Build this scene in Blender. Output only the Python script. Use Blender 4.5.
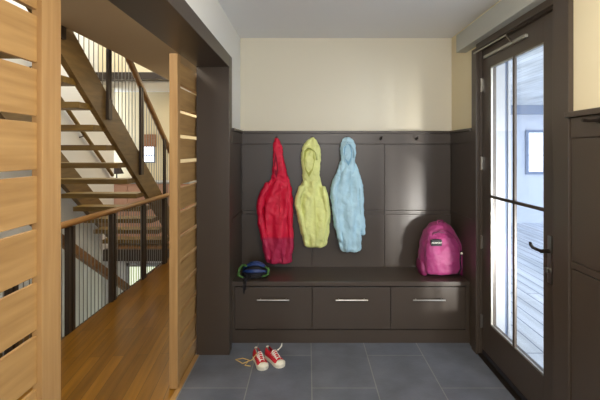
import bpy, bmesh, math, random
from mathutils import Vector, Matrix
random.seed(7)
PI = math.pi
S = bpy.context.scene
for o in list(bpy.data.objects): bpy.data.objects.remove(o)
C = S.collection

# ------------------------------------------------------------ camera, world, lights, exposure
cam = bpy.data.objects.new('camera', bpy.data.cameras.new('camera')); C.objects.link(cam)
cam.location = (0, 0, 1.5); cam.rotation_euler = (PI/2, 0, 0)
cam.data.sensor_width = 36; cam.data.lens = 36*420/600
cam.data.shift_x = -8/600; cam.data.shift_y = -49/600
cam.data.clip_start = .02
S.camera = cam
w = bpy.data.worlds.new('world'); S.world = w; w.use_nodes = True
bg = w.node_tree.nodes['Background']
bg.inputs[0].default_value = (.78, .87, 1, 1); bg.inputs[1].default_value = 4.0
def area(name, loc, rot, sx, sy, power, col):
    l = bpy.data.lights.new(name, 'AREA'); l.shape = 'RECTANGLE'; l.size = sx; l.size_y = sy
    l.energy = power; l.color = col
    o = bpy.data.objects.new(name, l); C.objects.link(o); o.location = loc; o.rotation_euler = rot
    return o
area('rear_fill_light', (.1, -1.35, 1.5), (PI/2, 0, 0), 1.7, 1.5, 12, (1, .96, .90))  # unseen fill added behind the camera, not a known window
area('porch_daylight', (3.1, .5, 1.9), (PI/2, 0, math.radians(38)), 1.0, 1.4, 60, (.86, .92, 1))
sb_ = area('sunlit_snow_bounce', (2.16, .7, .42), (PI/2+.18, 0, math.radians(23.6)), .20, .22, 8, (1, .98, .92))
sb_.data.spread = math.radians(42)
pl = bpy.data.lights.new('entry_fill_point', 'POINT'); pl.energy = 43; pl.color = (1, .95, .87); pl.shadow_soft_size = .18  # unseen fill point added to brighten ceiling and walls
po = bpy.data.objects.new('entry_fill_point', pl); C.objects.link(po); po.location = (.55, .85, 1.93)
area('stairwell_skylight', (-2.45, 4.6, 5.0), (0, 0, 0), 1.0, 3.2, 95, (.97, .98, 1))
area('hall_fill_light', (-1.38, 2.2, 2.46), (0, 0, 0), .5, 2.6, 26, (1, .91, .76))  # unseen warm fill added to brighten the hall
area('far_room_lamp', (-1.5, 6.6, 2.44), (0, 0, 0), 1.0, .5, 16, (1, .86, .66))
area('entry_warm_fill', (.35, .3, 2.46), (0, 0, 0), .3, .3, 9, (1, .82, .60))  # unseen warm fill added above the entry
S.view_settings.view_transform = 'Standard'; S.view_settings.look = 'None'
S.view_settings.gamma = 1; S.view_settings.exposure = 0.12; S.view_settings.use_curve_mapping = False

# ------------------------------------------------------------ materials
def lin(c):
    return tuple(((v/255)/12.92 if v/255 <= .04045 else ((v/255+.055)/1.055)**2.4) for v in c) + (1,)
def mat(name, rgb, rough=.6, metal=0, var=.0, vscale=8, bump=0, bscale=60, sheen=0, stretch=None, rgb2=None, spec=None):
    m = bpy.data.materials.new(name); m.use_nodes = True
    nt = m.node_tree; p = nt.nodes['Principled BSDF']
    p.inputs['Base Color'].default_value = lin(rgb); p.inputs['Roughness'].default_value = rough
    p.inputs['Metallic'].default_value = metal
    if spec is not None: p.inputs['Specular IOR Level'].default_value = spec
    if sheen: p.inputs['Sheen Weight'].default_value = sheen
    tc = nt.nodes.new('ShaderNodeTexCoord'); mp = nt.nodes.new('ShaderNodeMapping')
    nt.links.new(tc.outputs['Object'], mp.inputs[0])
    if stretch: mp.inputs['Scale'].default_value = stretch
    if var or rgb2:
        n = nt.nodes.new('ShaderNodeTexNoise'); n.inputs['Scale'].default_value = vscale; n.inputs['Detail'].default_value = 5
        nt.links.new(mp.outputs[0], n.inputs['Vector'])
        r = nt.nodes.new('ShaderNodeMapRange'); r.inputs[1].default_value = .3; r.inputs[2].default_value = .7
        nt.links.new(n.outputs[0], r.inputs[0])
        mx = nt.nodes.new('ShaderNodeMix'); mx.data_type = 'RGBA'
        a = lin(rgb); b = lin(rgb2) if rgb2 else tuple(v*(1-var) for v in a[:3]) + (1,)
        mx.inputs[6].default_value = a; mx.inputs[7].default_value = b
        nt.links.new(r.outputs[0], mx.inputs[0]); nt.links.new(mx.outputs[2], p.inputs['Base Color'])
    if bump:
        n2 = nt.nodes.new('ShaderNodeTexNoise'); n2.inputs['Scale'].default_value = bscale; n2.inputs['Detail'].default_value = 3
        nt.links.new(tc.outputs['Object'], n2.inputs['Vector'])
        b_ = nt.nodes.new('ShaderNodeBump'); b_.inputs['Strength'].default_value = bump; b_.inputs['Distance'].default_value = .01
        nt.links.new(n2.outputs[0], b_.inputs['Height']); nt.links.new(b_.outputs[0], p.inputs['Normal'])
    return m
def glass_mat(name, tint=(1, 1, 1, 1)):
    m = bpy.data.materials.new(name); m.use_nodes = True; nt = m.node_tree
    nt.nodes.remove(nt.nodes['Principled BSDF'])
    t = nt.nodes.new('ShaderNodeBsdfTransparent'); t.inputs[0].default_value = tint
    g = nt.nodes.new('ShaderNodeBsdfGlossy'); g.inputs['Roughness'].default_value = .02
    lw = nt.nodes.new('ShaderNodeLayerWeight'); lw.inputs[0].default_value = .5
    pw = nt.nodes.new('ShaderNodeMath'); pw.operation = 'POWER'; pw.inputs[1].default_value = 5; nt.links.new(lw.outputs['Facing'], pw.inputs[0])
    f = nt.nodes.new('ShaderNodeMath'); f.operation = 'MULTIPLY_ADD'; f.inputs[1].default_value = .95; f.inputs[2].default_value = .03; nt.links.new(pw.outputs[0], f.inputs[0])
    mx = nt.nodes.new('ShaderNodeMixShader')
    nt.links.new(f.outputs[0], mx.inputs[0]); nt.links.new(t.outputs[0], mx.inputs[1]); nt.links.new(g.outputs[0], mx.inputs[2])
    nt.links.new(mx.outputs[0], nt.nodes['Material Output'].inputs[0])
    return m
def emit_mat(name, rgb, s):
    m = bpy.data.materials.new(name); m.use_nodes = True; p = m.node_tree.nodes['Principled BSDF']
    p.inputs['Base Color'].default_value = lin(rgb)
    p.inputs['Emission Color'].default_value = lin(rgb); p.inputs['Emission Strength'].default_value = s
    return m

def tile_mat():
    m = mat('slate_tile', (112, 116, 124), .42, bump=.12, bscale=45); nt = m.node_tree; p = nt.nodes['Principled BSDF']
    tc = nt.nodes.new('ShaderNodeTexCoord'); sp = nt.nodes.new('ShaderNodeSeparateXYZ'); cb = nt.nodes.new('ShaderNodeCombineXYZ')
    nt.links.new(tc.outputs['Object'], sp.inputs[0])
    L = .85; Wd = .41
    ax = nt.nodes.new('ShaderNodeMath'); ax.operation = 'ADD'; ax.inputs[1].default_value = -2.658 - L/2 + 10*L
    ay = nt.nodes.new('ShaderNodeMath'); ay.operation = 'ADD'; ay.inputs[1].default_value = -.024 + 20*Wd
    nt.links.new(sp.outputs[1], ax.inputs[0]); nt.links.new(sp.outputs[0], ay.inputs[0])
    nt.links.new(ax.outputs[0], cb.inputs[0]); nt.links.new(ay.outputs[0], cb.inputs[1])
    br = nt.nodes.new('ShaderNodeTexBrick'); br.inputs['Scale'].default_value = 1
    br.inputs['Brick Width'].default_value = L; br.inputs['Row Height'].default_value = Wd
    br.inputs['Mortar Size'].default_value = .0035; br.inputs['Mortar Smooth'].default_value = .1; br.offset = .5
    br.inputs['Color1'].default_value = lin((98, 103, 114)); br.inputs['Color2'].default_value = lin((110, 113, 120))
    br.inputs['Mortar'].default_value = lin((140, 140, 136))
    nt.links.new(cb.outputs[0], br.inputs[0])
    n = nt.nodes.new('ShaderNodeTexNoise'); n.inputs['Scale'].default_value = 5; n.inputs['Detail'].default_value = 8
    nt.links.new(tc.outputs['Object'], n.inputs['Vector'])
    r = nt.nodes.new('ShaderNodeMapRange'); r.inputs[1].default_value = .3; r.inputs[2].default_value = .7; r.inputs[3].default_value = .78; r.inputs[4].default_value = 1.15
    nt.links.new(n.outputs[0], r.inputs[0])
    vm = nt.nodes.new('ShaderNodeVectorMath'); vm.operation = 'SCALE'
    nt.links.new(br.outputs[0], vm.inputs[0]); nt.links.new(r.outputs[0], vm.inputs['Scale'])
    nt.links.new(vm.outputs[0], p.inputs['Base Color'])
    return m
def plank_mat(name, c1, c2, cm, width, length, rot=0, rough=.35, gap=.002, grain=(2, 30, 30)):
    """planks running along object Y (then rotated by rot)"""
    m = mat(name, c1, rough); nt = m.node_tree; p = nt.nodes['Principled BSDF']
    tc = nt.nodes.new('ShaderNodeTexCoord'); mp = nt.nodes.new('ShaderNodeMapping')
    mp.inputs['Rotation'].default_value = (0, 0, PI/2 + rot); mp.inputs['Location'].default_value = (50, 50, 0)
    nt.links.new(tc.outputs['Object'], mp.inputs[0])
    br = nt.nodes.new('ShaderNodeTexBrick'); br.inputs['Scale'].default_value = 1
    br.inputs['Brick Width'].default_value = length; br.inputs['Row Height'].default_value = width
    br.inputs['Mortar Size'].default_value = gap; br.offset = .37
    br.inputs['Color1'].default_value = lin(c1); br.inputs['Color2'].default_value = lin(c2); br.inputs['Mortar'].default_value = lin(cm)
    nt.links.new(mp.outputs[0], br.inputs[0])
    mp2 = nt.nodes.new('ShaderNodeMapping'); mp2.inputs['Scale'].default_value = grain
    nt.links.new(mp.outputs[0], mp2.inputs[0])
    n = nt.nodes.new('ShaderNodeTexNoise'); n.inputs['Scale'].default_value = 1; n.inputs['Detail'].default_value = 6
    nt.links.new(mp2.outputs[0], n.inputs['Vector'])
    r = nt.nodes.new('ShaderNodeMapRange'); r.inputs[1].default_value = .3; r.inputs[2].default_value = .7; r.inputs[3].default_value = .72; r.inputs[4].default_value = 1.15
    nt.links.new(n.outputs[0], r.inputs[0])
    vm = nt.nodes.new('ShaderNodeVectorMath'); vm.operation = 'SCALE'
    nt.links.new(br.outputs[0], vm.inputs[0]); nt.links.new(r.outputs[0], vm.inputs['Scale'])
    nt.links.new(vm.outputs[0], p.inputs['Base Color'])
    return m
def coat_mat(name, rgb, band=None, bz=0, bump=1.0):
    m = mat(name, rgb, .6, var=.16, vscale=10, bump=bump, bscale=22, sheen=0, stretch=(1.5, 1.5, .6))
    if band:
        nt = m.node_tree; p = nt.nodes['Principled BSDF']
        src = p.inputs['Base Color'].links[0].from_socket
        g = nt.nodes.new('ShaderNodeNewGeometry'); sp = nt.nodes.new('ShaderNodeSeparateXYZ')
        nt.links.new(g.outputs['Position'], sp.inputs[0])
        r = nt.nodes.new('ShaderNodeMapRange'); r.inputs[1].default_value = bz-.012; r.inputs[2].default_value = bz+.012; r.inputs[3].default_value = 1; r.inputs[4].default_value = 0
        nt.links.new(sp.outputs[2], r.inputs[0])
        mx = nt.nodes.new('ShaderNodeMix'); mx.data_type = 'RGBA'; mx.inputs[7].default_value = lin(band)
        nt.links.new(r.outputs[0], mx.inputs[0]); nt.links.new(src, mx.inputs[6]); nt.links.new(mx.outputs[2], p.inputs['Base Color'])
    return m

M = dict(
    white=mat('white_wall_paint', (232, 232, 228), .8, bump=.03, bscale=200),
    pale=mat('pale_cream_wall_paint', (219, 211, 190), .8, bump=.03, bscale=200),
    cream=mat('cream_wall_paint', (226, 212, 176), .8, bump=.03, bscale=200),
    ceil=mat('ceiling_paint', (236, 236, 236), .85),
    hallceil=mat('hall_ceiling_dim_tone', (176, 156, 128), .85),  # dim warm hall light is mixed into this ceiling colour
    dark=mat('dark_taupe_paint', (69, 58, 48), .38, var=.06, vscale=3, bump=.02, bscale=120),
    darkgap=mat('gap_shadow', (30, 27, 25), .8),
    grey=mat('blue_grey_paint', (172, 172, 162), .5),
    tile=tile_mat(),
    oak=plank_mat('oak_floor', (138, 94, 22), (114, 76, 14), (66, 42, 10), .083, 1.3, rot=-.10, rough=.28, gap=.0015),
    maple=mat('pale_maple', (182, 144, 90), .5, rgb2=(158, 120, 70), vscale=3, stretch=(14, 1, 14), bump=.03),
    maplev=mat('pale_maple_upright', (184, 146, 94), .5, rgb2=(166, 126, 78), vscale=3, stretch=(14, 14, .8), bump=.03),
    stair=mat('stair_wood', (132, 104, 46), .45, rgb2=(106, 80, 32), vscale=4, stretch=(1, 8, 8)),
    strg=mat('stringer_wood', (128, 102, 60), .45, rgb2=(104, 82, 46), vscale=4, stretch=(8, 1, 8)),
    railw=mat('handrail_wood', (164, 120, 66), .35, rgb2=(138, 98, 50), vscale=4, stretch=(8, 1, 8)),
    steel=mat('dark_steel', (62, 52, 44), .45, .3),
    rod=mat('brushed_steel_rod', (150, 148, 144), .4, .7),
    nickel=mat('satin_nickel', (168, 164, 156), .3, 1),
    bronze=mat('dark_bronze', (48, 40, 34), .4, .6),
    alu=mat('grey_aluminium', (168, 166, 156), .4, .6),
    glass=glass_mat('window_glass'),
    extw=mat('exterior_white', (184, 187, 190), .7),
    extb=mat('exterior_blue_grey', (120, 134, 158), .7),
    siding=mat('pale_blue_siding', (190, 198, 212), .8),
    deck=plank_mat('deck_boards', (196, 202, 212), (180, 188, 200), (112, 120, 138), .14, 3.6, rough=.7, gap=.006, grain=(1, 10, 10)),
    soffit=plank_mat('porch_ceiling_boards', (196, 202, 206), (188, 194, 200), (130, 138, 148), .1, 9, rough=.7, gap=.004, grain=(1, 4, 4)),
    brick=mat('terracotta_lacquer', (220, 176, 150), .6, rgb2=(208, 160, 134), vscale=6),
    rubber=mat('white_rubber', (232, 226, 206), .5),
    redcan=mat('red_canvas', (196, 24, 42), .75, bump=.1, bscale=300),
    lace=mat('white_lace', (236, 232, 220), .8),
    lacey=mat('cream_lace', (222, 190, 120), .8),
    inner=mat('dark_lining', (70, 60, 62), .9),
    red=coat_mat('red_raincoat', (216, 4, 56), band=(176, 30, 72), bz=.765),
    yellow=coat_mat('lime_raincoat', (228, 232, 150)),
    blue=coat_mat('pale_blue_raincoat', (180, 216, 230)),
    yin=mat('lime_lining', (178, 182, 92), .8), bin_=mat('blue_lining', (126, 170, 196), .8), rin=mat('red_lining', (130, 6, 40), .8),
    pink=mat('pink_nylon', (156, 50, 108), .55, var=.15, vscale=16, bump=.9, bscale=20, sheen=.1),
    pinkd=mat('deep_pink_nylon', (124, 30, 80), .6, var=.1, vscale=20, bump=.4, bscale=40),
    black=mat('black_webbing', (26, 24, 30), .7),
    hblue=mat('blue_helmet_shell', (28, 54, 108), .45),
    hgreen=mat('green_helmet_strap', (70, 112, 52), .7),
    snow=mat('snow', (238, 242, 250), .8),
    blind=mat('woven_blind', (176, 130, 96), .8, rgb2=(140, 96, 66), vscale=20, stretch=(1, 1, 12)),
    winlit=emit_mat('daylit_window', (235, 242, 255), 2.2),
    winlow=emit_mat('daylit_garden_window', (214, 222, 190), 1.2),
    shade=mat('dark_lampshade', (50, 36, 28), .7),
)

# ------------------------------------------------------------ helpers
ORI = {}
def obj(name, bm, m, parent=None, loc=None, smooth=False):
    """link a bmesh drawn in world coordinates as one object; children keep their thing's origin"""
    if parent is not None: L = Vector(ORI[parent.name])
    elif loc is not None: L = Vector(loc)
    else: L = Vector((0, 0, 0))
    bmesh.ops.recalc_face_normals(bm, faces=bm.faces)
    bmesh.ops.translate(bm, verts=bm.verts, vec=-L)
    me = bpy.data.meshes.new(name); bm.to_mesh(me); bm.free()
    ms = m if isinstance(m, (list, tuple)) else [m]
    for q in ms: me.materials.append(q)
    if smooth:
        for f in me.polygons: f.use_smooth = True
    o = bpy.data.objects.new(name, me); C.objects.link(o)
    ORI[o.name] = tuple(L)
    if parent is not None: o.parent = parent
    else: o.location = L
    return o
def thing(name, label, cat, loc, group=None):
    o = bpy.data.objects.new(name, None); C.objects.link(o); o.location = loc; o.empty_display_size = .1
    ORI[o.name] = tuple(loc); o['label'] = label; o['category'] = cat
    if group: o['group'] = group
    return o
def tag(o, label, cat, group=None):
    o['label'] = label; o['category'] = cat
    if group: o['group'] = group
    return o
def struct(name, bm, m, parent=None, label=None):
    o = obj(name, bm, m, parent)
    if parent is None: o['kind'] = 'structure'; o['category'] = name.split('_')[0]; o['label'] = label or name.replace('_', ' ')
    return o
def dup(root, d, label=None, group=None):
    r = root.copy(); C.objects.link(r); r.location = Vector(root.location) + Vector(d)
    if label: r['label'] = label
    if group: r['group'] = group
    for ch in list(root.children):
        c = ch.copy(); C.objects.link(c); c.parent = r
        for g in ch.children:
            e = g.copy(); C.objects.link(e); e.parent = c
    return r
def B(): return bmesh.new()
def box(bm, x0, x1, y0, y1, z0, z1, bev=0):
    t = bmesh.new()
    vs = [t.verts.new((x, y, z)) for x in (x0, x1) for y in (y0, y1) for z in (z0, z1)]
    for f in ((0, 1, 3, 2), (4, 6, 7, 5), (0, 4, 5, 1), (2, 3, 7, 6), (0, 2, 6, 4), (1, 5, 7, 3)): t.faces.new([vs[i] for i in f])
    bmesh.ops.recalc_face_normals(t, faces=t.faces)
    if bev: bmesh.ops.bevel(t, geom=t.edges, offset=bev, segments=2, affect='EDGES', profile=.6)
    me = bpy.data.meshes.new('t'); t.to_mesh(me); t.free(); bm.from_mesh(me); bpy.data.meshes.remove(me)
    return bm
def bx(*a, **k): return box(B(), *a, **k)
def tube(bm, pts, r, n=8, closed=False, flat=1.0, up=Vector((0, 0, 1))):
    """round (or flattened) tube through points; r a number or list"""
    pts = [Vector(p) for p in pts]; rings = []
    for i, p in enumerate(pts):
        a = pts[i-1] if i > 0 else (pts[-1] if closed else p); b = pts[i+1] if i < len(pts)-1 else (pts[0] if closed else p)
        d = (b-a).normalized()
        u = d.cross(up)
        if u.length < 1e-3: u = d.cross(Vector((0, 1, 0)))
        u.normalize(); v = u.cross(d).normalized()
        rr = r[i] if isinstance(r, (list, tuple)) else r
        rings.append([bm.verts.new(p + u*math.cos(2*PI*k/n)*rr + v*math.sin(2*PI*k/n)*rr*flat) for k in range(n)])
    m_ = len(rings)
    for i in range(m_ if closed else m_-1):
        A = rings[i]; D = rings[(i+1) % m_]
        for k in range(n): bm.faces.new((A[k], A[(k+1) % n], D[(k+1) % n], D[k]))
    if not closed: bm.faces.new(rings[0][::-1]); bm.faces.new(rings[-1])
    return bm
def prism_yz(bm, pts, x0, x1):
    a = [bm.verts.new((x0, y, z)) for y, z in pts]; b = [bm.verts.new((x1, y, z)) for y, z in pts]
    n = len(pts); bm.faces.new(a); bm.faces.new(b[::-1])
    for i in range(n): bm.faces.new((a[i], b[i], b[(i+1) % n], a[(i+1) % n]))
    return bm
def loft(bm, rows, n=28, fold=0, kf=7, seed=0, cap=True, e=.8):
    """rows: (z, xc, half width, yc, half depth); rounded cross sections with soft folds"""
    rings = []
    for j, (z, xc, hw, yc, hd) in enumerate(rows):
        ring = []
        for k in range(n):
            t = 2*PI*k/n; c, s = math.cos(t), math.sin(t)
            cx = math.copysign(abs(c)**e, c); sy = math.copysign(abs(s)**e, s)
            f = 1 + fold*math.sin(kf*t + seed + j*.45)*(.4+.6*min(1, j/4)) + fold*.5*math.sin((kf*2-3)*t + seed*2 - j*.3)
            ring.append(bm.verts.new((xc + hw*cx*(1+(f-1)*.25), yc + hd*sy*f, z)))
        rings.append(ring)
    for A, D in zip(rings, rings[1:]):
        for k in range(n): bm.faces.new((A[k], A[(k+1) % n], D[(k+1) % n], D[k]))
    if cap: bm.faces.new(rings[0]); bm.faces.new(rings[-1][::-1])
    return bm
def interp(rows, m):
    out = []
    for a, b in zip(rows, rows[1:]):
        for i in range(m): t = i/m; out.append(tuple(p+(q-p)*t for p, q in zip(a, b)))
    out.append(rows[-1]); return out

# ------------------------------------------------------------ the room shell
CH = 2.495; XL, XR, YB = -.596, 1.265, 3.70; XH = -.816
struct('floor', bx(-.80, 1.34, -1.5, 3.9, -.12, 0), M['tile'], label='grey slate tile floor of the entry')
struct('floor_hall', bx(-1.96, -.83, -1.5, 6.27, -.12, 0), M['oak'], label='golden oak plank floor of the stair hall')
struct('floor_hall', bx(-5.6, -.83, 6.33, 9.6, -.12, 0), M['oak'], label='oak floor beyond the staircase')
struct('trim_1', bx(-.83, -.80, -1.5, 3.088, -.05, .003), M['maple'], label='pale wood strip between tile and oak')
struct('ceiling', bx(XL, 1.5, -1.5, 3.9, CH, CH+.15), M['ceil'], label='white entry ceiling')
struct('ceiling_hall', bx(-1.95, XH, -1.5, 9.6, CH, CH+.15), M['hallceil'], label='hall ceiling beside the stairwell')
struct('ceiling_hall', bx(-5.6, -1.95, 6.1, 9.6, CH, CH+.15), M['ceil'], label='ceiling of the room beyond the stairs')
struct('wall_back', bx(-.85, 1.6, YB, YB+.15, 0, CH), M['pale'], label='cream back wall above the dark panelling')
b = bx(XH, XL, 3.088+.02, YB, 0, CH); box(b, XH, XL, -1.5, 3.108, 2.118+.02, CH); box(b, XH, XL, -1.5, .3, 0, 2.138)
struct('wall_left', b, M['white'], label='white left wall over the wide opening')
b = bx(XR, XR+.2, -1.5, 2.12, 0, CH); box(b, XR, XR+.2, 3.12, YB, 0, CH); box(b, XR, XR+.2, 2.12, 3.12, 2.26, CH)
struct('wall_right', b, M['cream'], label='cream right wall around the glass door')
b = bx(XH, 1.5, -1.65, -1.5, 0, .7); box(b, XH, 1.5, -1.65, -1.5, 2.3, CH); box(b, XH, -.8, -1.65, -1.5, .7, 2.3); box(b, 1.0, 1.5, -1.65, -1.5, .7, 2.3)
struct('wall_rear', b, M['white'], label='wall behind the camera with an opening added for fill light')  # the opening is made up so light can enter from behind
# opening lining and casing (dark)
b = bx(XH-.004, XL+.004, 3.088, 3.108, 0, 2.138); box(b, XH-.004, XL+.004, .3, 3.088, 2.118, 2.138)
struct('trim_2', b, M['dark'], label='dark painted lining of the opening to the hall')
b = bx(XL, XL+.018, 3.088, 3.198, 0, 2.21, bev=.003); box(b, XL, XL+.018, .3, 3.088, 2.118, 2.21, bev=.003)
struct('trim_3', b, M['dark'], label='dark casing around the opening')

# wainscot: back wall
def wains_back():
    b = bx(XL, XR, YB-.008, YB, .3, 1.66)
    xs = [XL+.02, .035, .67, XR-.02]; g = .004
    for x0, x1 in zip(xs, xs[1:]):
        box(b, x0+g/2, x1-g/2, YB-.02, YB-.008, .30, .945, bev=.0015)
        box(b, x0+g/2, x1-g/2, YB-.02, YB-.008, .950, .980, bev=.0015)
        box(b, x0+g/2, x1-g/2, YB-.02, YB-.008, .985, 1.558, bev=.0015)
    box(b, XL, XR, YB-.03, YB-.008, 1.562, 1.655, bev=.002)
    box(b, XL, XR, YB-.045, YB, 1.655, 1.675, bev=.003)
    return b
struct('trim_4', wains_back(), M['dark'], label='dark panelling on the back wall')
b = bx(XL, XL+.012, 3.198, YB-.02, .487, 1.655); box(b, XL, XL+.02, 3.198, YB-.03, 1.562, 1.655, bev=.002); box(b, XL, XL+.02, 3.198, YB-.02, .95, .98, bev=.002); box(b, XL, XL+.035, 3.198, YB-.045, 1.655, 1.675, bev=.003)
struct('trim_5', b, M['dark'], label='dark panelling left of the bench')
b = bx(XR-.012, XR, 3.185, YB-.02, .487, 1.655); box(b, XR-.012, XR, 3.185, 3.258, 0, .487); box(b, XR-.02, XR, 3.185, YB-.03, 1.562, 1.655, bev=.002); box(b, XR-.02, XR, 3.185, YB-.02, .95, .98, bev=.002); box(b, XR-.035, XR, 3.185, YB-.045, 1.655, 1.675, bev=.003)
struct('trim_6', b, M['dark'], label='dark panelling right of the bench')
b = bx(XR-.012, XR, -1.5, 2.0, 0, 1.655)
for y0, y1 in ((-1.5, .6), (.6, 1.98)):
    box(b, XR-.02, XR-.012, y0+.004, y1, .985, 1.556, bev=.0015); box(b, XR-.02, XR-.012, y0+.004, y1, .10, .945, bev=.0015)
box(b, XR-.024, XR, -1.5, 1.985, 1.562, 1.655, bev=.002); box(b, XR-.024, XR, -1.5, 1.985, .95, .98, bev=.002); box(b, XR-.026, XR, -1.5, 1.985, 0, .09, bev=.003)
box(b, XR-.045, XR, -1.5, 2.0, 1.658, 1.684, bev=.003)
struct('trim_7', b, M['dark'], label='dark panelling on the right wall near the camera')
# door casing and frame
b = bx(XR-.025, XR, 3.10, 3.185, 0, 2.26, bev=.002); box(b, XR-.025, XR, 2.0, 2.13, 0, CH, bev=.002); box(b, XR-.025, XR, 2.13, 3.10, 2.245, 2.29, bev=.002)
box(b, XR, 1.345, 3.097, 3.12, 0, 2.26); box(b, XR, 1.345, 2.12, 2.145, 0, 2.26); box(b, XR, 1.345, 2.145, 3.097, 2.24, 2.26)
struct('trim_8', b, M['dark'], label='dark door casing and jambs')
struct('trim_9', bx(1.25, 1.46, 2.145, 3.097, 0, .012, bev=.003), M['bronze'], label='dark bronze door threshold')
struct('trim_10', bx(1.185, XR, 1.0, 3.36, 2.285, 2.425, bev=.004), M['grey'], label='blue grey boxed head trim above the door')

# ------------------------------------------------------------ door_1
D0, D1, DX0, DX1, DT = 2.152, 3.092, 1.285, 1.33, 2.236
door = bpy.data.objects.new('door_1', None); C.objects.link(door); door.location = (1.30, 3.09, .01); ORI['door_1'] = (1.30, 3.09, .01)
door['kind'] = 'structure'; door['label'] = 'dark framed glass entry door'; door['category'] = 'door'
GY0, GY1, GZ0, GZ1 = 2.29, 2.965, .268, 2.095
b = B()
box(b, DX0, DX1, D0, GY0, .014, DT, bev=.002); box(b, DX0, DX1, GY1, D1, .014, DT, bev=.002)
box(b, DX0, DX1, GY0, GY1, .014, GZ0); box(b, DX0, DX1, GY0, GY1, GZ1, DT)
struct('door_frame', b, M['dark'], door)
b = B(); t_ = .010
box(b, DX0+.004, DX0+.016, GY0, GY0+t_, GZ0, GZ1); box(b, DX0+.004, DX0+.016, GY1-t_, GY1, GZ0, GZ1)
box(b, DX0+.004, DX0+.016, GY0, GY1, GZ0, GZ0+t_); box(b, DX0+.004, DX0+.016, GY0, GY1, GZ1-t_, GZ1)
struct('glazing_bead', b, M['alu'], door)
struct('glass_pane', bx(1.304, 1.310, GY0, GY1, GZ0, GZ1), M['glass'], door)
b = bx(DX0+.002, DX0+.019, 2.62, 2.645, GZ0, GZ1, bev=.003); box(b, DX0+.002, DX0+.019, GY0, GY1, 1.168, 1.188, bev=.003)
struct('muntin', b, M['dark'], door)
struct('weather_strip', bx(DX0-.006, DX0, D0+.01, D1-.01, .016, .045, bev=.002), M['black'], door)
for hz in (1.985, 1.41, .83, .25):
    b = B(); tube(b, [(1.276, 3.094, hz-.05), (1.276, 3.094, hz+.05)], .0065, 10); box(b, 1.278, 1.284, 3.082, 3.094, hz-.045, hz+.045)
    struct('hinge', b, M['nickel'], door)
hy = 2.222
hp = struct('handle_plate', bx(DX0-.008, DX0, hy-.02, hy+.02, .80, 1.05, bev=.003), M['nickel'], door)
b = B(); tube(b, [(DX0-.005, hy, .97), (DX0-.055, hy, .97)], .011, 10)
tube(b, [(DX0-.05, hy, .97), (DX0-.056, hy+.03, .972), (DX0-.056, hy+.07, .972), (DX0-.052, hy+.10, .978), (DX0-.046, hy+.12, .990)], [.011, .011, .0105, .010, .008], 10, flat=.8)
ORI[hp.name] = ORI['door_1']
struct('lever_handle', b, M['bronze'], hp)
b = B(); tube(b, [(DX0-.006, hy, .87), (DX0-.024, hy, .87)], .014, 12); box(b, DX0-.034, DX0-.024, hy-.004, hy+.004, .855, .885, bev=.001)
struct('deadbolt', b, M['nickel'], hp)
# overhead closer: track on the leaf, arm to the frame
cl = struct('closer_track', bx(DX0-.02, DX0, 2.45, 3.03, 2.165, 2.185, bev=.002), M['alu'], door)
b = B(); tube(b, [(1.232, 3.12, 2.225), (1.232, 2.62, 2.222)], .006, 6); tube(b, [(1.232, 2.62, 2.226), (1.262, 2.60, 2.172)], .007, 6)
struct('closer_arm', b, M['nickel'], cl)

# ------------------------------------------------------------ outside the door: porch
b = bx(1.346, 1.44, 3.07, 3.12, -.03, 2.25); box(b, 1.472, 1.49, 3.085, 3.12, -.03, 2.25)
box(b, 1.346, 1.47, 2.10, 2.145, -.03, 2.25); box(b, 1.346, 1.47, 2.145, 3.09, 2.23, 2.27)
struct('trim_11', b, M['extw'], label='white outside door jamb')
struct('trim_12', bx(1.44, 1.472, 3.10, 3.12, -.03, 2.23), M['extb'], label='blue grey weather groove of the outside jamb')
struct('floor_porch', bx(1.47, 7.5, -2, 9.0, -.16, -.04), M['deck'], label='pale deck boards of the porch outside')
struct('ceiling_porch', bx(1.47, 5.8, -2, 9.0, 2.44, 2.56), M['soffit'], label='boarded porch ceiling outside')
def holed2(b, x0, x1, y0, y1, z0, z1, a, c, d, e):
    box(b, x0, a, y0, y1, z0, z1); box(b, c, x1, y0, y1, z0, z1); box(b, a, c, y0, y1, z0, d); box(b, a, c, y0, y1, e, z1); return b
struct('wall_porch', holed2(B(), 1.4, 7.5, 9.0, 9.15, -.16, 2.6, 4.66, 5.12, 1.0, 1.95), M['siding'], label='pale blue wall at the end of the porch')
b = B()
for a, c, d, e in ((4.66, 4.72, 1.0, 1.95), (5.06, 5.12, 1.0, 1.95), (4.72, 5.06, 1.0, 1.06), (4.72, 5.06, 1.89, 1.95), (4.72, 5.06, 1.40, 1.42)): box(b, a, c, 8.97, 9.05, d, e)
win = struct('window_1', b, M['extb'], label='window in the porch end wall')
struct('pane', bx(4.72, 5.06, 9.06, 9.07, 1.06, 1.89), M['winlit'], win)
struct('trim_14', bx(1.55, 5.8, 8.6, 8.75, 2.26, 2.44), M['extb'], label='beam under the porch ceiling')

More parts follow.
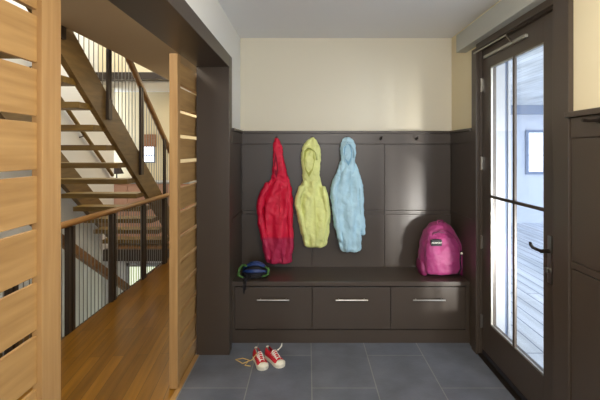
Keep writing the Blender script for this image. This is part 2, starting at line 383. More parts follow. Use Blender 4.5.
# ------------------------------------------------------------ storage bench
BL, BR, BF = XL, XR, 3.28
bench = thing('storage_bench', 'long dark built-in storage bench with three drawers under the coats', 'bench', ((BL+BR)/2, 3.48, 0))
b = bx(BL, BR, BF+.018, YB-.02, .10, .445); box(b, BL, BR, BF+.003, YB-.02, 0, .10)
box(b, BL, BL+.022, BF+.002, BF+.02, .1, .445); box(b, BR-.03, BR, BF+.002, BF+.02, .1, .445)
obj('body', b, M['dark'], bench)
obj('bench_top', bx(BL, BR, BF-.02, YB-.02, .452, .485, bev=.003), M['dark'], bench)
obj('shadow_gap', bx(BL+.004, BR-.004, BF+.012, YB-.03, .445, .452), M['darkgap'], bench)
xe = [BL+.024, .032, .645, BR-.032]
for i, (x0, x1) in enumerate(zip(xe, xe[1:])):
    d = obj('drawer', bx(x0+.003, x1-.003, BF-.004, BF+.018, .112, .438, bev=.002), M['dark'], bench)
    xc = (x0+x1)/2; b = B()
    tube(b, [(xc-.125, BF-.030, .345), (xc+.125, BF-.030, .345)], .0065, 8)
    for s in (-.1, .1): tube(b, [(xc+s, BF-.030, .345), (xc+s, BF-.002, .345)], .005, 8)
    obj('handle', b, M['nickel'], d)

# ------------------------------------------------------------ coat hooks
hooks = [(-.273, 'behind the red raincoat'), (.035, 'behind the lime raincoat'), (.335, 'behind the pale blue raincoat'),
         (.634, 'left of the two empty hooks, over the panel seam'), (.945, 'right of the two empty hooks, toward the door')]
def mk_hook(x, y, z, dx, dy, lab):
    """base on the wall, dx/dy = outward direction"""
    t = thing('coat_hook', 'small dark metal coat hook ' + lab, 'hook', (x, y, z), 'coat hooks on the dark panelling')
    u = Vector((dx, dy, 0)); p = Vector((x, y, z)); q = Vector((-dy, dx, 0))
    b = B(); tube(b, [p, p+u*.006], .014, 14); obj('wall_plate', b, M['bronze'], t)
    b = B(); tube(b, [p+u*.005, p+u*.03+Vector((0, 0, -.003)), p+u*.045+Vector((0, 0, .004)), p+u*.052+Vector((0, 0, .018))], [.007, .006, .006, .008], 8)
    obj('prong', b, M['bronze'], t, smooth=True)
for x, lab in hooks: mk_hook(x, YB-.03, 1.605, 0, -1, lab)
t = thing('coat_hook', 'dark metal coat hook on the right wall close to the camera', 'hook', (XR-.024, 1.79, 1.63), 'coat hooks on the dark panelling')
b = B(); tube(b, [(XR-.024, 1.79, 1.63), (XR-.03, 1.79, 1.63)], .014, 14); obj('wall_plate', b, M['bronze'], t)
b = B(); tube(b, [(XR-.028, 1.79, 1.63), (XR-.07, 1.79, 1.628), (XR-.095, 1.79, 1.632)], [.007, .006, .008], 8); obj('prong', b, M['bronze'], t)

# ------------------------------------------------------------ slatted wooden screens
gaps = [1.433 + .1645*k for k in range(-9, 5)]
def screen(y0, y1, ups, label, X0, hg):
    """boards between uprights, hung on the hall side of the opening"""
    X1 = -.820
    t = thing('slatted_screen', label, 'wooden screen', (-.845, (y0+y1)/2, .004), 'slatted wooden screens at the opening')
    for a, c in ups:
        obj('upright', bx(X0, X1, a, c, .004, 2.114, bev=.002), M['maplev'], t)
    zs = [.03] + gaps + [2.11]
    zs = [z for z in zs if z < 2.115]
    for a, c in zip(zs, zs[1:]):
        if c-a < .03: continue
        obj('board', bx(X0+.004, X1-.016, ups[0][1] if len(ups) == 1 else y0+.085, y1 if len(ups) == 1 else y1-.085, a+hg, c-hg, bev=.002), M['maple'], t)
    return t
screen(2.64, 3.34, [(2.64, 2.70)], 'pale slatted wooden screen at the far side of the hall opening', -.872, .013)
screen(.42, 1.395, [(.42, .505), (1.295, 1.395)], 'pale slatted wooden screen filling the left edge of the picture', -.852, .010)

# ------------------------------------------------------------ stair well and stairs
struct('wall_stair', bx(-3.2, -3.05, 2.0, 6.60, -2.9, 5.2), M['white'], label='white wall along the staircase')
struct('wall_stair', bx(-3.05, -2.0, 1.9, 2.0, -2.9, 5.2), M['white'], label='white near wall of the stairwell')
struct('wall_lower', bx(-3.05, -.9, 6.38, 6.45, -2.9, -.16), M['white'], label='white wall of the lower floor')
struct('floor_lower', bx(-3.05, -.9, 1.9, 6.4, -3.0, -2.9), M['oak'], label='floor at the foot of the lower stairs')
b = bx(-2.0, -1.965, -1.5, 6.27, -.14, -.02)
struct('wall_lower', bx(-.95, -.85, 1.9, 6.4, -2.9, -.14), M['white'], label='side wall of the lower floor')
struct('ceiling_upper', bx(-3.2, -.8, 1.9, 6.2, 5.2, 5.3), M['ceil'], label='ceiling high over the stairwell')
struct('wall_upper', bx(-.9, -.8, 1.9, 6.2, CH+.15, 5.2), M['cream'], label='upper storey side wall')
struct('wall_hall', bx(-2.1, -2.0, -1.5, 2.0, -.12, CH+.15), M['white'], label='hall wall before the stairwell')
struct('wall_hall', bx(-.85, -.75, 3.85, 7.2, -.12, CH+.15), M['white'], label='right wall of the hall behind the entry')
struct('wall_hall', bx(-2.1, -.8, -1.65, -1.5, -.12, CH+.15), M['white'], label='rear wall of the hall')
struct('trim_15', b, M['steel'], label='dark steel edge of the hall floor')
struct('trim_16', bx(-3.05, -.9, 6.25, 6.33, -.14, .03), M['steel'], label='dark steel edge of the far landing')
struct('trim_17', bx(-3.6, -1.95, 5.94, 6.10, CH+.02, CH+.12), M['steel'], label='dark steel beam at the upper floor edge')
struct('wall_upper', bx(-5.6, -1.95, 6.1, 6.2, CH+.15, 5.2), M['cream'], label='upper storey wall over the stairwell')
ZS = 4.27
def sl(y): return 1.63 - .735*(y-ZS)
stair = thing('staircase', 'open riser wooden staircase climbing toward the camera', 'staircase', (-2.44, 6.0, 0.03))
for x0, x1 in ((-2.04, -1.985), (-2.96, -2.90)):
    y0, y1 = 2.9, 6.24
    b = prism_yz(B(), [(y0, sl(y0)), (y1, max(.035, sl(y1))), (y1, sl(y1)+.35), (y0, sl(y0)+.35)], x0, x1)
    obj('stringer', b, M['strg'], stair)
for n in range(1, 15):
    h = n*.1875+.06; yc = 6.29 - .2475*n
    obj('tread', bx(-2.9, -2.015, yc-.12, yc+.12, h-.055, h, bev=.004), M['stair'], stair)
# railing on the open side of the stair
rl = thing('stair_railing', 'dark steel stair railing with thin rods and wooden handrail on the upper flight', 'railing', (-1.88, 5.5, .6))
def hr(y): return sl(y) + .34 + .83
for y in (3.36, 4.16, 4.965, 5.77):
    b = B()
    for s in (-.022, .022): box(b, -1.985, -1.958, y+s-.012, y+s+.012, sl(y)+.12, hr(y)-.03, bev=.001)
    box(b, -1.985, -1.954, y-.038, y+.038, sl(y)+.10, sl(y)+.30, bev=.002)
    obj('post', b, M['steel'], rl)
y = 3.05; 
while y < 6.1:
    if min(abs(y-p) for p in (3.36, 4.16, 4.965, 5.77)) > .05:
        obj('rod', tube(B(), [(-1.99, y, sl(y)+.3), (-1.99, y, hr(y)-.01)], .0045, 6), M['rod'], rl)
    y += .085
b = B(); tube(b, [(-1.986, 2.9, hr(2.9)), (-1.986, 6.05, hr(6.05))], .033, 10, flat=1.25); obj('handrail', b, M['railw'], rl, smooth=True)
# wall side handrail
b = B(); tube(b, [(-3.0, 3.0, sl(3.0)+1.10), (-3.0, 6.45, sl(6.45)+1.10)], .026, 8)
wr = tag(obj('wall_handrail', b, M['stair'], None, (-3.0, 4.7, sl(4.7)+1.1)), 'slim dark wooden handrail on the white wall seen through the treads', 'handrail')
ORI[wr.name] = tuple(wr.location)
for y in (3.6, 4.6, 5.6):
    b = B(); tube(b, [(-3.0, y, sl(y)+1.09), (-3.0, y, sl(y)+1.04), (-3.05, y, sl(y)+1.03)], .008, 6); obj('bracket', b, M['steel'], wr)

# guard railing along the hall edge
gr = thing('guard_railing', 'level hall railing with wooden top rail, dark posts and thin rods', 'railing', (-1.93, 4.2, -.1))
def gx(y): return -1.985 + .065*(y-3.35)/2.1
for y in (2.83, 3.495, 4.21, 4.94, 5.61):
    b = B()
    for s in (-.030, .030): box(b, gx(y)-.020, gx(y)+.020, y+s-.017, y+s+.017, -.13, .87, bev=.002)
    obj('post', b, M['steel'], gr)
y = 2.70
while y < 6.2:
    if min(abs(y-p) for p in (2.83, 3.495, 4.21, 4.94, 5.61)) > .06:
        obj('rod', tube(B(), [(gx(y), y, -.10), (gx(y), y, .88)], .0045, 6), M['rod'], gr)
    y += .062
b = B(); tube(b, [(gx(2.5), 2.5, .90), (gx(6.24), 6.24, .90)], .036, 10, flat=.75); obj('handrail', b, M['railw'], gr, smooth=True)

# lower flight
def s2(y): return .76 - .64*(y-3.517)
lo = thing('descending_staircase', 'lower wooden flight descending below the hall floor', 'staircase', (-2.5, 4.4, -2.9))
for x0, x1 in ((-2.10, -2.05), (-2.96, -2.90)):
    b = prism_yz(B(), [(2.75, s2(2.75)-1.10), (5.9, s2(5.9)-1.10), (5.9, s2(5.9)-.82), (2.75, s2(2.75)-.82)], x0, x1)
    obj('stringer', b, M['strg'], lo)
for n in range(12):
    yc = 2.9+.2475*n; h = s2(yc)-.93
    obj('tread', bx(-2.90, -2.10, yc-.13, yc+.14, h-.05, h), M['stair'], lo)
b = B(); prism_yz(b, [(2.75, s2(2.75)-.045), (6.2, s2(6.2)-.045), (6.2, s2(6.2)+.045), (2.75, s2(2.75)+.045)], -2.10, -2.055); obj('handrail', b, M['railw'], lo)
for y in (5.75,): obj('post', bx(-2.095, -2.06, y-.015, y+.015, s2(y)-.85, s2(y)-.03), M['steel'], lo)

# ------------------------------------------------------------ room beyond the stairs
FW = 7.1
def holed(b, x0, x1, y0, y1, z0, z1, a, c, d, e):
    box(b, x0, x1, y0, y1, e, z1); box(b, x0, x1, y0, y1, z0, d); box(b, x0, a, y0, y1, d, e); box(b, c, x1, y0, y1, d, e); return b
def sash(b, a, c, y0, y1, d, e, t):
    box(b, a, a+t, y0, y1, d, e); box(b, c-t, c, y0, y1, d, e); box(b, a+t, c-t, y0, y1, d, d+t); box(b, a+t, c-t, y0, y1, e-t, e); return b
b = holed(B(), -5.6, -.9, FW, FW+.12, 0, CH+.01, -2.80, -2.58, 1.30, 1.62)
struct('wall_far', b, M['cream'], label='cream wall of the room beyond the stairs')
struct('wall_far', bx(-5.7, -5.6, 6.3, 9.6, 0, CH), M['white'], label='side wall of the room beyond')
b = sash(B(), -2.80, -2.58, FW-.01, FW+.04, 1.30, 1.62, .02); box(b, -2.78, -2.60, FW, FW+.02, 1.42, 1.435)
w2 = struct('window_2', b, M['extb'], label='small window in the far room')
struct('pane', bx(-2.78, -2.60, FW+.03, FW+.035, 1.32, 1.60), M['winlit'], w2)
bl = obj('window_blind', bx(-2.82, -2.56, FW-.05, FW-.02, 1.57, 1.78, bev=.004), M['blind'], None, (-2.69, FW-.04, 1.57)); tag(bl, 'brown woven blind rolled over the small window past the stairs', 'blind')
sb = thing('sideboard', 'terracotta coloured sideboard against the far wall seen through the treads', 'sideboard', (-2.7, 6.85, 0))
obj('carcass', bx(-3.35, -1.9, 6.66, 7.08, .03, .98, bev=.006), M['brick'], sb)
obj('countertop', bx(-3.38, -1.87, 6.64, 7.09, .98, 1.01, bev=.004), M['extw'], sb)
for x0, x1 in ((-3.33, -2.86), (-2.85, -2.39), (-2.38, -1.92)):
    dd = obj('cupboard_door', bx(x0, x1, 6.64, 6.66, .06, .95, bev=.003), M['brick'], sb)
    obj('knob', tube(B(), [(x1-.04, 6.64, .6), (x1-.04, 6.615, .6)], .012, 8), M['nickel'], dd)
tl = thing('table_lamp', 'small table lamp with dark shade on the terracotta sideboard', 'lamp', (-3.12, 6.85, 1.01))
obj('lamp_base', loft(B(), interp([(1.01, -3.12, .06, 6.85, .06), (1.03, -3.12, .055, 6.85, .055), (1.05, -3.12, .012, 6.85, .012), (1.15, -3.12, .01, 6.85, .01)], 2), n=14, e=1), M['bronze'], tl)
obj('lamp_shade', loft(B(), [(1.13, -3.12, .11, 6.85, .11), (1.24, -3.12, .06, 6.85, .06)], n=18, e=1), M['shade'], tl)
b = bx(-2.75, -1.75, 6.35, 6.385, -1.2, -1.15); box(b, -2.75, -1.75, 6.35, 6.385, -.25, -.2); box(b, -2.75, -2.7, 6.35, 6.385, -1.2, -.2); box(b, -1.8, -1.75, 6.35, 6.385, -1.2, -.2)
w3 = struct('window_3', b, M['extw'], label='bright low window of the lower floor')
struct('pane', bx(-2.7, -1.8, 6.365, 6.375, -1.15, -.25), M['winlow'], w3)

# ------------------------------------------------------------ hanging raincoats
YC = 3.61; PX = 420/YC
def wx(px): return (px-308)/PX
def wz(py): return 1.5-(py-151)/PX
def R(rows): return [(wz(y), wx(x), hw/PX, YC+dy, hd) for (y, x, hw, dy, hd) in rows]
def finish(o, sub=2, amp=.020, size=.055):
    m_ = o.modifiers.new('s', 'SUBSURF'); m_.levels = sub; m_.render_levels = sub
    tx = bpy.data.textures.new('crumple', 'CLOUDS'); tx.noise_scale = size; tx.noise_depth = 2
    d_ = o.modifiers.new('d', 'DISPLACE'); d_.texture = tx; d_.strength = amp; d_.mid_level = .5; d_.texture_coords = 'LOCAL'
def limb(pts, rad, flat, seed=0):
    """soft sleeve: tube of varying radius with wrinkles"""
    b = B(); P = []; Rr = []
    for i in range(len(pts)-1):
        for k in range(4):
            t = k/4; a, c = Vector(pts[i]), Vector(pts[i+1]); P.append(a.lerp(c, t)); Rr.append((rad[i]*(1-t)+rad[i+1]*t)*(1+.05*math.sin(seed+5.1*(i*4+k))))
    P.append(Vector(pts[-1])); Rr.append(rad[-1])
    tube(b, P, Rr, 12, flat=flat, up=Vector((1, 0, 0))); return b
def V(px, py, dy=0): return (wx(px), YC+dy, wz(py))
def coat(label, mt, inner, body, hood, hood_open, sleeves, placket, shading_brim=None):
    c = thing('raincoat', label, 'raincoat', (body[-1][1] and wx(body[-1][1]), YC, wz(body[-1][0])), 'hooded children\'s raincoats on the hooks')
    o = obj('coat_body', loft(B(), interp(R(body), 3), n=40, fold=.24, kf=6, seed=len(label)), mt, c, smooth=True); finish(o)
    o = obj('hood', loft(B(), interp(R(hood), 3), n=24, fold=.10, kf=4, seed=2+len(label)), mt, c, smooth=True); finish(o)
    if hood_open:
        b = B(); n = len(hood_open); 
        ctr = Vector(V(sum(p[0] for p in hood_open)/n, sum(p[1] for p in hood_open)/n, hood_open[0][2]+.012))
        tube(b, [V(*p) for p in hood_open], .003, 8, closed=True, up=Vector((0, 1, 0)))
        ho = obj('hood_rim', b, mt, c, smooth=True)
        b = B(); ring = [b.verts.new(V(p[0], p[1], p[2])) for p in hood_open]; cc = b.verts.new(ctr)
        for i in range(n): b.faces.new((ring[i], ring[(i+1) % n], cc))
        li = obj('hood_lining', b, inner, ho, smooth=True)
        so = li.modifiers.new('t', 'SOLIDIFY'); so.thickness = .002
    if shading_brim: obj('shading_brim', tube(B(), [V(*p) for p in shading_brim], .006, 8, up=Vector((0, 1, 0))), mt, c, smooth=True)  # brim ridge added to cast shade over the hood opening
    for i, (pts, rad) in enumerate(sleeves):
        s = obj('sleeve', limb([V(*p) for p in pts], [r/PX for r in rad], .75, i+len(label)), mt, c, smooth=True); finish(s)
    if placket:
        b = B(); tube(b, [V(*p) for p in placket], .006, 6, flat=.5, up=Vector((1, 0, 0))); obj('placket', b, mt, c, smooth=True)
    return c
coat("bright red children's raincoat hanging left of the other two", M['red'], M['rin'],
     body=[(172, 280, 6, 0, .030), (180, 280, 9.5, 0, .038), (188, 278.5, 13, 0, .044), (198, 277.5, 15, -.005, .05), (215, 277.5, 15, -.005, .052), (235, 278, 14.5, -.005, .055), (250, 278.5, 13.5, 0, .055), (262, 279, 12.5, 0, .05), (263, 279, 9, 0, .03)],
     hood=[(138, 277, 1.0, .01, .008), (140, 277, 2.4, .005, .014), (146, 277.5, 4.2, 0, .022), (155, 278, 5.2, -.01, .032), (165, 279, 6.2, -.012, .038), (175, 280, 8, -.01, .042), (183, 280, 10, 0, .035)],
     hood_open=[(276, 152, -.048), (274, 160, -.052), (274.5, 170, -.054), (277, 178, -.056), (279, 170, -.058), (278, 160, -.054)],
     sleeves=[([(269, 183, -.01), (262, 198, -.03), (260, 208, -.035), (262.5, 225, -.035), (266, 243, -.03), (269, 259, -.02)], [5, 5.2, 4.6, 4.8, 4.8, 4.6]),
              ([(288, 184, -.01), (289, 200, -.025), (290, 220, -.03), (291, 240, -.025), (290, 254, -.02)], [3.5, 4, 4, 4, 3.6])],
     placket=[(281, 184, -.045), (280, 205, -.058), (281, 235, -.064), (283, 261, -.058)])
coat("lime green children's raincoat hanging in the middle", M['yellow'], M['yin'],
     body=[(176, 311, 7, 0, .032), (182, 311, 9, 0, .04), (190, 312, 13, 0, .045), (200, 313, 16, -.005, .048), (212, 314, 16, -.008, .05), (226, 314.5, 14.5, -.008, .05), (238, 315, 12.5, -.005, .048), (245, 315, 11.5, 0, .042), (247, 315, 8, 0, .025)],
     hood=[(137.5, 312, 1.5, .012, .010), (140, 312, 4.2, .008, .018), (146, 311.5, 8.2, 0, .03), (154, 311, 10, -.008, .042), (163, 311, 9.6, -.01, .045), (172, 311, 8.8, -.01, .044), (180, 311.5, 9.2, -.004, .040), (185, 311.5, 9, 0, .03)],
     hood_open=[(309, 147, -.040), (304, 151, -.046), (303, 160, -.054), (305, 170, -.056), (309, 177, -.056), (313, 170, -.060), (315, 160, -.058), (314, 151, -.050)],
     sleeves=[([(303, 186, -.01), (298, 198, -.03), (298.5, 205, -.035), (302, 220, -.03), (306, 236, -.02)], [4.5, 4.6, 4.4, 4.4, 3.8]),
              ([(322, 186, -.01), (326, 200, -.028), (327.3, 212, -.03), (325, 228, -.025), (322, 241, -.02)], [4, 4.4, 4.0, 4, 3.6])],
     shading_brim=[(302.5, 158, -.054), (303.5, 151, -.056), (307.5, 147.5, -.058), (312, 148, -.060), (315.5, 152, -.056), (317, 160, -.052)],
     placket=[(312, 182, -.048), (315, 200, -.056), (316, 225, -.062), (316, 245, -.050)])
coat("pale blue children's raincoat hanging right of the other two", M['blue'], M['bin_'],
     body=[(160, 347, 7, 0, .032), (168, 348, 10, 0, .038), (178, 347.5, 13.5, 0, .044), (190, 346.5, 15.5, -.005, .05), (205, 347, 15.5, -.008, .052), (220, 348, 14, -.008, .052), (235, 349.5, 12, -.005, .05), (249, 350.5, 10.5, 0, .044), (251.5, 350.5, 8, 0, .028)],
     hood=[(137, 347.5, 2.0, .012, .010), (139, 347.5, 5, .008, .018), (144, 348, 7.3, 0, .03), (152, 348, 7.8, -.006, .036), (160, 347.5, 7.6, -.008, .04), (168, 347.5, 8.6, -.004, .04), (175, 347.5, 9, 0, .034)],
     hood_open=[(347, 142, -.030), (343.5, 146, -.040), (343, 154, -.046), (345, 161, -.048), (348, 166, -.050), (351, 160, -.052), (352, 152, -.048), (350.5, 145, -.038)],
     sleeves=[([(338, 176, -.01), (334, 188, -.03), (334, 202, -.035), (337, 222, -.03), (341, 242, -.02)], [4.4, 4.6, 4.4, 4.4, 3.8]),
              ([(357, 174, -.005), (360, 190, -.02), (360.5, 204, -.012), (361.5, 220, 0), (363, 235, .005)], [4.2, 4.6, 4.6, 4.4, 4.0])],
     shading_brim=[(342, 156, -.044), (342.5, 148, -.048), (346, 143.5, -.048), (350, 144, -.048), (353, 149, -.048), (353.5, 158, -.046)],
     placket=[(350, 172, -.048), (350, 195, -.058), (349, 225, -.064), (347, 250, -.050)])

# ------------------------------------------------------------ pink backpack
bp = thing('backpack', 'pink school backpack standing at the right end of the bench', 'backpack', (1.105, 3.46, .485))
BX, BY = 1.105, 3.50
def bsec(rows, n=32, fold=.03, seed=1, e=.62): return loft(B(), interp(rows, 3), n=n, fold=fold, kf=5, seed=seed, e=e)
o = obj('main_compartment', bsec([(.496, BX, .150, BY, .085), (.508, BX, .178, BY, .10), (.56, BX, .184, BY, .11), (.66, BX, .178, BY, .108), (.76, BX-.004, .158, BY+.005, .10), (.84, BX-.008, .120, BY+.01, .085), (.89, BX-.01, .075, BY+.015, .06), (.912, BX-.012, .028, BY+.02, .028)]), M['pink'], bp, smooth=True); finish(o)
o = obj('front_pocket', bsec([(.503, BX-.012, .125, BY-.085, .045), (.525, BX-.012, .14, BY-.09, .055), (.62, BX-.012, .144, BY-.092, .060), (.72, BX-.016, .138, BY-.085, .052), (.79, BX-.022, .118, BY-.07, .045), (.83, BX-.026, .08, BY-.055, .025)], seed=3), M['pink'], bp, smooth=True); finish(o)
b = B(); pts = []
for k in range(17):
    a = PI*k/16; pts.append((BX-.008+.150*math.cos(a), BY-.075-.012*math.sin(a), .62+.235*math.sin(a)))
tube(b, pts, .004, 6, up=Vector((0, 1, 0))); obj('zipper', b, M['pinkd'], bp)
b = B(); tube(b, [(BX-.10, BY-.098, .835), (BX-.05, BY-.105, .845), (BX+.0, BY-.102, .840)], .003, 6); obj('zipper', b, M['black'], bp)
for s in (-1, 1):
    b = loft(B(), interp([(.49, BX+s*.158, .028, BY-.02, .075), (.54, BX+s*.168, .032, BY-.02, .085), (.60, BX+s*.17, .02, BY-.01, .07)], 3), n=18, fold=.05, e=.7)
    obj('side_pocket', b, M['pinkd'], bp, smooth=True)
b = B(); tube(b, [(BX-.04, BY-.02, .895), (BX-.03, BY-.02, .925), (BX+.01, BY-.02, .925), (BX+.02, BY-.02, .895)], .006, 8); obj('grab_loop', b, M['pinkd'], bp)
for s in (-1, 1):
    b = B(); tube(b, [(BX+s*.07, BY+.07, .87), (BX+s*.10, BY+.115, .75), (BX+s*.12, BY+.115, .6), (BX+s*.15, BY+.08, .5)], .02, 8, flat=.35); obj('shoulder_strap', b, M['pinkd'], bp)
b = B(); tube(b, [(BX+.125, BY-.128, .70), (BX+.112, BY-.140, .63), (BX+.118, BY-.142, .56), (BX+.10, BY-.138, .51)], .010, 6, flat=.5, up=Vector((1, 0, 0))); obj('zip_pull_cord', b, M['black'], bp)
obj('pull_charm', loft(B(), [(.672, BX+.122, .003, BY-.146, .003), (.678, BX+.122, .009, BY-.146, .009), (.686, BX+.122, .009, BY-.146, .009), (.692, BX+.122, .003, BY-.146, .003)], n=10), M['rubber'], bp)
lb = obj('logo_patch', bx(BX-.118, BX-.034, BY-.142, BY-.115, .740, .790, bev=.002), M['black'], bp)
fc = bpy.data.curves.new('txt', 'FONT'); fc.body = 'JANSPORT'; fc.size = .0180; fc.extrude = .0006; fc.align_x = 'CENTER'; fc.align_y = 'CENTER'
to = bpy.data.objects.new('txt', fc); C.objects.link(to); bpy.context.view_layer.update()
me = bpy.data.meshes.new_from_object(to.evaluated_get(bpy.context.evaluated_depsgraph_get())); bpy.data.objects.remove(to)
b = B(); b.from_mesh(me); bmesh.ops.rotate(b, verts=b.verts, matrix=Matrix.Rotation(PI/2, 3, 'X')); bmesh.ops.translate(b, verts=b.verts, vec=(BX-.076, BY-.1430, .765))
obj('logo_lettering', b, M['lace'], lb)

# ------------------------------------------------------------ helmet on the bench
HX, HY, HZ = -.435, 3.41, .487
hm = thing('bike_helmet', 'blue and black bike helmet with green straps on the left end of the bench', 'helmet', (HX, HY, HZ))
def dome(bm, r0, r1, cx, cy, cz, rx, ry, rz, a0, a1, n=10):
    """strip of an ellipsoid between azimuth-like angles a0..a1 (a ridge of the shell)"""
    rows = []
    for i in range(n+1):
        t = r0+(r1-r0)*i/n; row = []
        for j in range(5):
            a = a0+(a1-a0)*j/4
            row.append((cx+rx*math.cos(t), cy+ry*math.sin(t)*math.sin(a), cz+rz*math.sin(t)*math.cos(a)))
        rows.append([bm.verts.new(p) for p in row])
    for A, D in zip(rows, rows[1:]):
        for j in range(4): bm.faces.new((A[j], A[j+1], D[j+1], D[j]))
for a0 in (-1.45, -.85, -.25, .35, .95):
    b = B(); dome(b, .25, PI-.25, HX+.01, HY, HZ+.03, .100, .080, .090, a0+.08, a0+.36)
    o = obj('shell_ridge', b, M['hblue'], hm, smooth=True); so = o.modifiers.new('t', 'SOLIDIFY'); so.thickness = .012
b = loft(B(), interp([(HZ+.012, HX+.01, .090, HY, .070), (HZ+.05, HX+.01, .088, HY, .068), (HZ+.085, HX+.01, .06, HY, .045), (HZ+.102, HX+.01, .02, HY, .015)], 3), n=20, e=.95)
obj('liner', b, M['black'], hm, smooth=True)
def rim_pts(rx, ry, z): return [(HX+.01+rx*math.cos(2*PI*k/20), HY+ry*math.sin(2*PI*k/20), z+.004*math.sin(3*k)) for k in range(20)]
b = tube(B(), rim_pts(.103, .080, HZ+.014), .010, 8, closed=True); obj('rim', b, M['black'], hm, smooth=True)
for pts in ([(HX-.09, HY-.03, HZ+.10), (HX-.115, HY-.05, HZ+.07), (HX-.12, HY-.06, HZ+.02), (HX-.08, HY-.09, HZ+.012)],
            [(HX+.09, HY-.04, HZ+.085), (HX+.12, HY-.05, HZ+.07), (HX+.115, HY-.07, HZ+.03), (HX+.07, HY-.09, HZ+.02)],
            [(HX-.10, HY-.01, HZ+.05), (HX-.08, HY-.03, HZ+.10), (HX-.05, HY-.05, HZ+.09)]):
    obj('strap', tube(B(), pts, .013, 8, flat=.35), M['hgreen'], hm, smooth=True)
for pts in ([(HX-.05, HY-.08, HZ+.02), (HX-.06, BF-.03, HZ+.012), (HX-.062, BF-.032, HZ-.03), (HX-.06, BF-.03, HZ-.09)],
            [(HX-.07, HY-.075, HZ+.05), (HX-.045, HY-.10, HZ+.022), (HX+.0, HY-.11, HZ+.010), (HX+.05, HY-.10, HZ+.018), (HX+.085, HY-.07, HZ+.05)],
            [(HX-.09, HY-.06, HZ+.02), (HX-.10, HY-.085, HZ+.010), (HX-.05, HY-.115, HZ+.010), (HX-.02, HY-.09, HZ+.02)],
            [(HX-.02, HY-.08, HZ+.02), (HX-.045, BF-.03, HZ+.010), (HX-.05, BF-.034, HZ-.06)]):
    obj('chin_strap', tube(B(), pts, .008, 6, flat=.3), M['black'], hm, smooth=True)

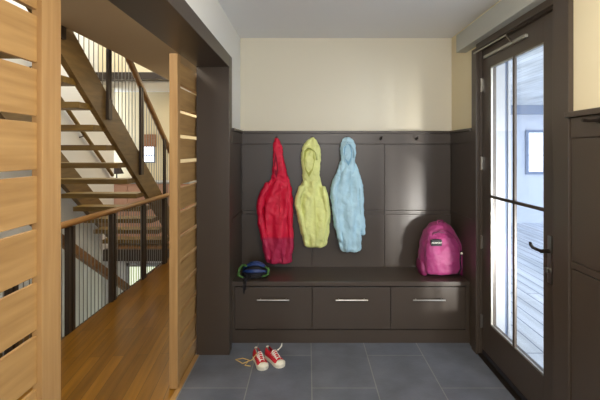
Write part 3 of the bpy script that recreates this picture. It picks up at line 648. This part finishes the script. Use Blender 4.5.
# ------------------------------------------------------------ sneakers
def sneaker(heel, toe, label, seed):
    hx, hy_ = heel; tx, ty = toe
    t = thing('sneaker', label, 'shoe', (hx, hy_, 0), 'red canvas sneakers on the tiles')
    d = Vector((tx-hx, ty-hy_, 0)); L = d.length; d.normalize(); s = Vector((-d.y, d.x, 0)); O = Vector((hx, hy_, 0))
    def P(u, v, z): return O + d*(u*L) + s*v + Vector((0, 0, z))
    prof = [(0, .012), (.02, .024), (.12, .031), (.35, .029), (.55, .034), (.75, .041), (.88, .038), (.96, .026), (1.0, .010)]
    def slab(z0, z1, k0, k1, u0=0, u1=1):
        b = B(); rings = []
        for z, kk in ((z0, k0), ((z0+z1)/2, max(k0, k1)*1.01), (z1, k1)):
            pts = [(u, v*kk) for u, v in prof if u0 <= u <= u1] ; loop = [P(u, v, z) for u, v in pts] + [P(u, -v, z) for u, v in reversed(pts)]
            rings.append([b.verts.new(p) for p in loop])
        for A, D in zip(rings, rings[1:]):
            n = len(A)
            for k in range(n): b.faces.new((A[k], A[(k+1) % n], D[(k+1) % n], D[k]))
        b.faces.new(rings[0][::-1]); b.faces.new(rings[-1]); return b
    obj('sole', slab(.001, .026, 1, 1.02), M['rubber'], t, smooth=False)
    # canvas upper: cross sections along the foot
    b = B(); rings = []
    for u, wd, h in ((.01, .022, .074), (.07, .028, .080), (.18, .029, .074), (.30, .029, .068), (.42, .030, .070), (.55, .033, .062), (.68, .037, .050), (.80, .037, .040), (.9, .030, .034)):
        ring = []
        for k in range(9):
            a = PI*k/8; ring.append(b.verts.new(P(u, wd*math.copysign(abs(math.cos(a))**.7, math.cos(a)), .022 + (h-.022)*math.sin(a)**.7)))
        rings.append(ring)
    for i, (A, D) in enumerate(zip(rings, rings[1:])):
        for k in range(8):
            if i in (0, 1, 2) and k in (3, 4): continue
            b.faces.new((A[k], A[k+1], D[k+1], D[k]))
    o = obj('upper', b, M['redcan'], t, smooth=True); so = o.modifiers.new('t', 'SOLIDIFY'); so.thickness = .003
    b = B(); rings = []
    for u, h in ((.80, .042), (.85, .041), (.92, .037), (.98, .028), (1.004, .012)):
        wd = {.80: .040, .85: .040, .92: .035, .98: .022, 1.004: .008}[u]
        rings.append([b.verts.new(P(u, wd*math.cos(PI*k/8), .012+(h-.012)*math.sin(PI*k/8)**.8)) for k in range(9)])
    for A, D in zip(rings, rings[1:]):
        for k in range(8): b.faces.new((A[k], A[k+1], D[k+1], D[k]))
    o = obj('toe_cap', b, M['rubber'], t, smooth=True); so = o.modifiers.new('t', 'SOLIDIFY'); so.thickness = .003
    o = obj('insole', slab(.027, .036, .78, .78, 0, .6), M['inner'], t)
    b = tube(B(), [P(.44, 0, .079), P(.52, 0, .074), P(.62, 0, .063), P(.72, 0, .054)], [.012, .013, .013, .011], 8, flat=.35); obj('tongue', b, M['redcan'], t, smooth=True)
    b = tube(B(), [P(.0, 0, .03), P(-.012, 0, .05), P(-.006, 0, .072), P(.02, 0, .080)], .011, 8, flat=.5); obj('heel_tab', b, M['rubber'], t, smooth=True)
    b = B()
    for i in range(5):
        u = .46+.065*i; h = .082-.0075*i
        tube(b, [P(u-.02, .024, h-.02), P(u, .010, h), P(u+.02, -.010, h), P(u+.04, -.024, h-.02)], .0022, 6)
        tube(b, [P(u-.02, -.024, h-.02), P(u, -.010, h+.002), P(u+.02, .010, h+.002), P(u+.04, .024, h-.02)], .0022, 6)
    obj('laces', b, M['lace'], t, smooth=True)
    return t, P
t1, P1 = sneaker((-.378, 3.045), (-.298, 2.868), 'left one of the two red canvas sneakers, its lace trailing over the tiles', 1)
obj('loose_lace', tube(B(), [P1(.45, -.02, .075), P1(.38, -.05, .03), (-.43, 2.98, .006), (-.46, 2.955, .005), (-.49, 2.985, .005), (-.52, 3.01, .005), (-.47, 3.03, .005), (-.42, 3.0, .006), (-.44, 2.93, .005), (-.40, 2.92, .005)], .0032, 6), M['lacey'], t1, smooth=True)
t2, P2 = sneaker((-.298, 3.062), (-.176, 2.905), 'right one of the two red canvas sneakers, with an upright lace loop', 2)
obj('loose_lace', tube(B(), [P2(.5, .02, .08), P2(.45, .05, .08), P2(.40, .075, .085), P2(.34, .085, .10), P2(.36, .075, .085), P2(.5, .03, .075)], .003, 6), M['lace'], t2, smooth=True)
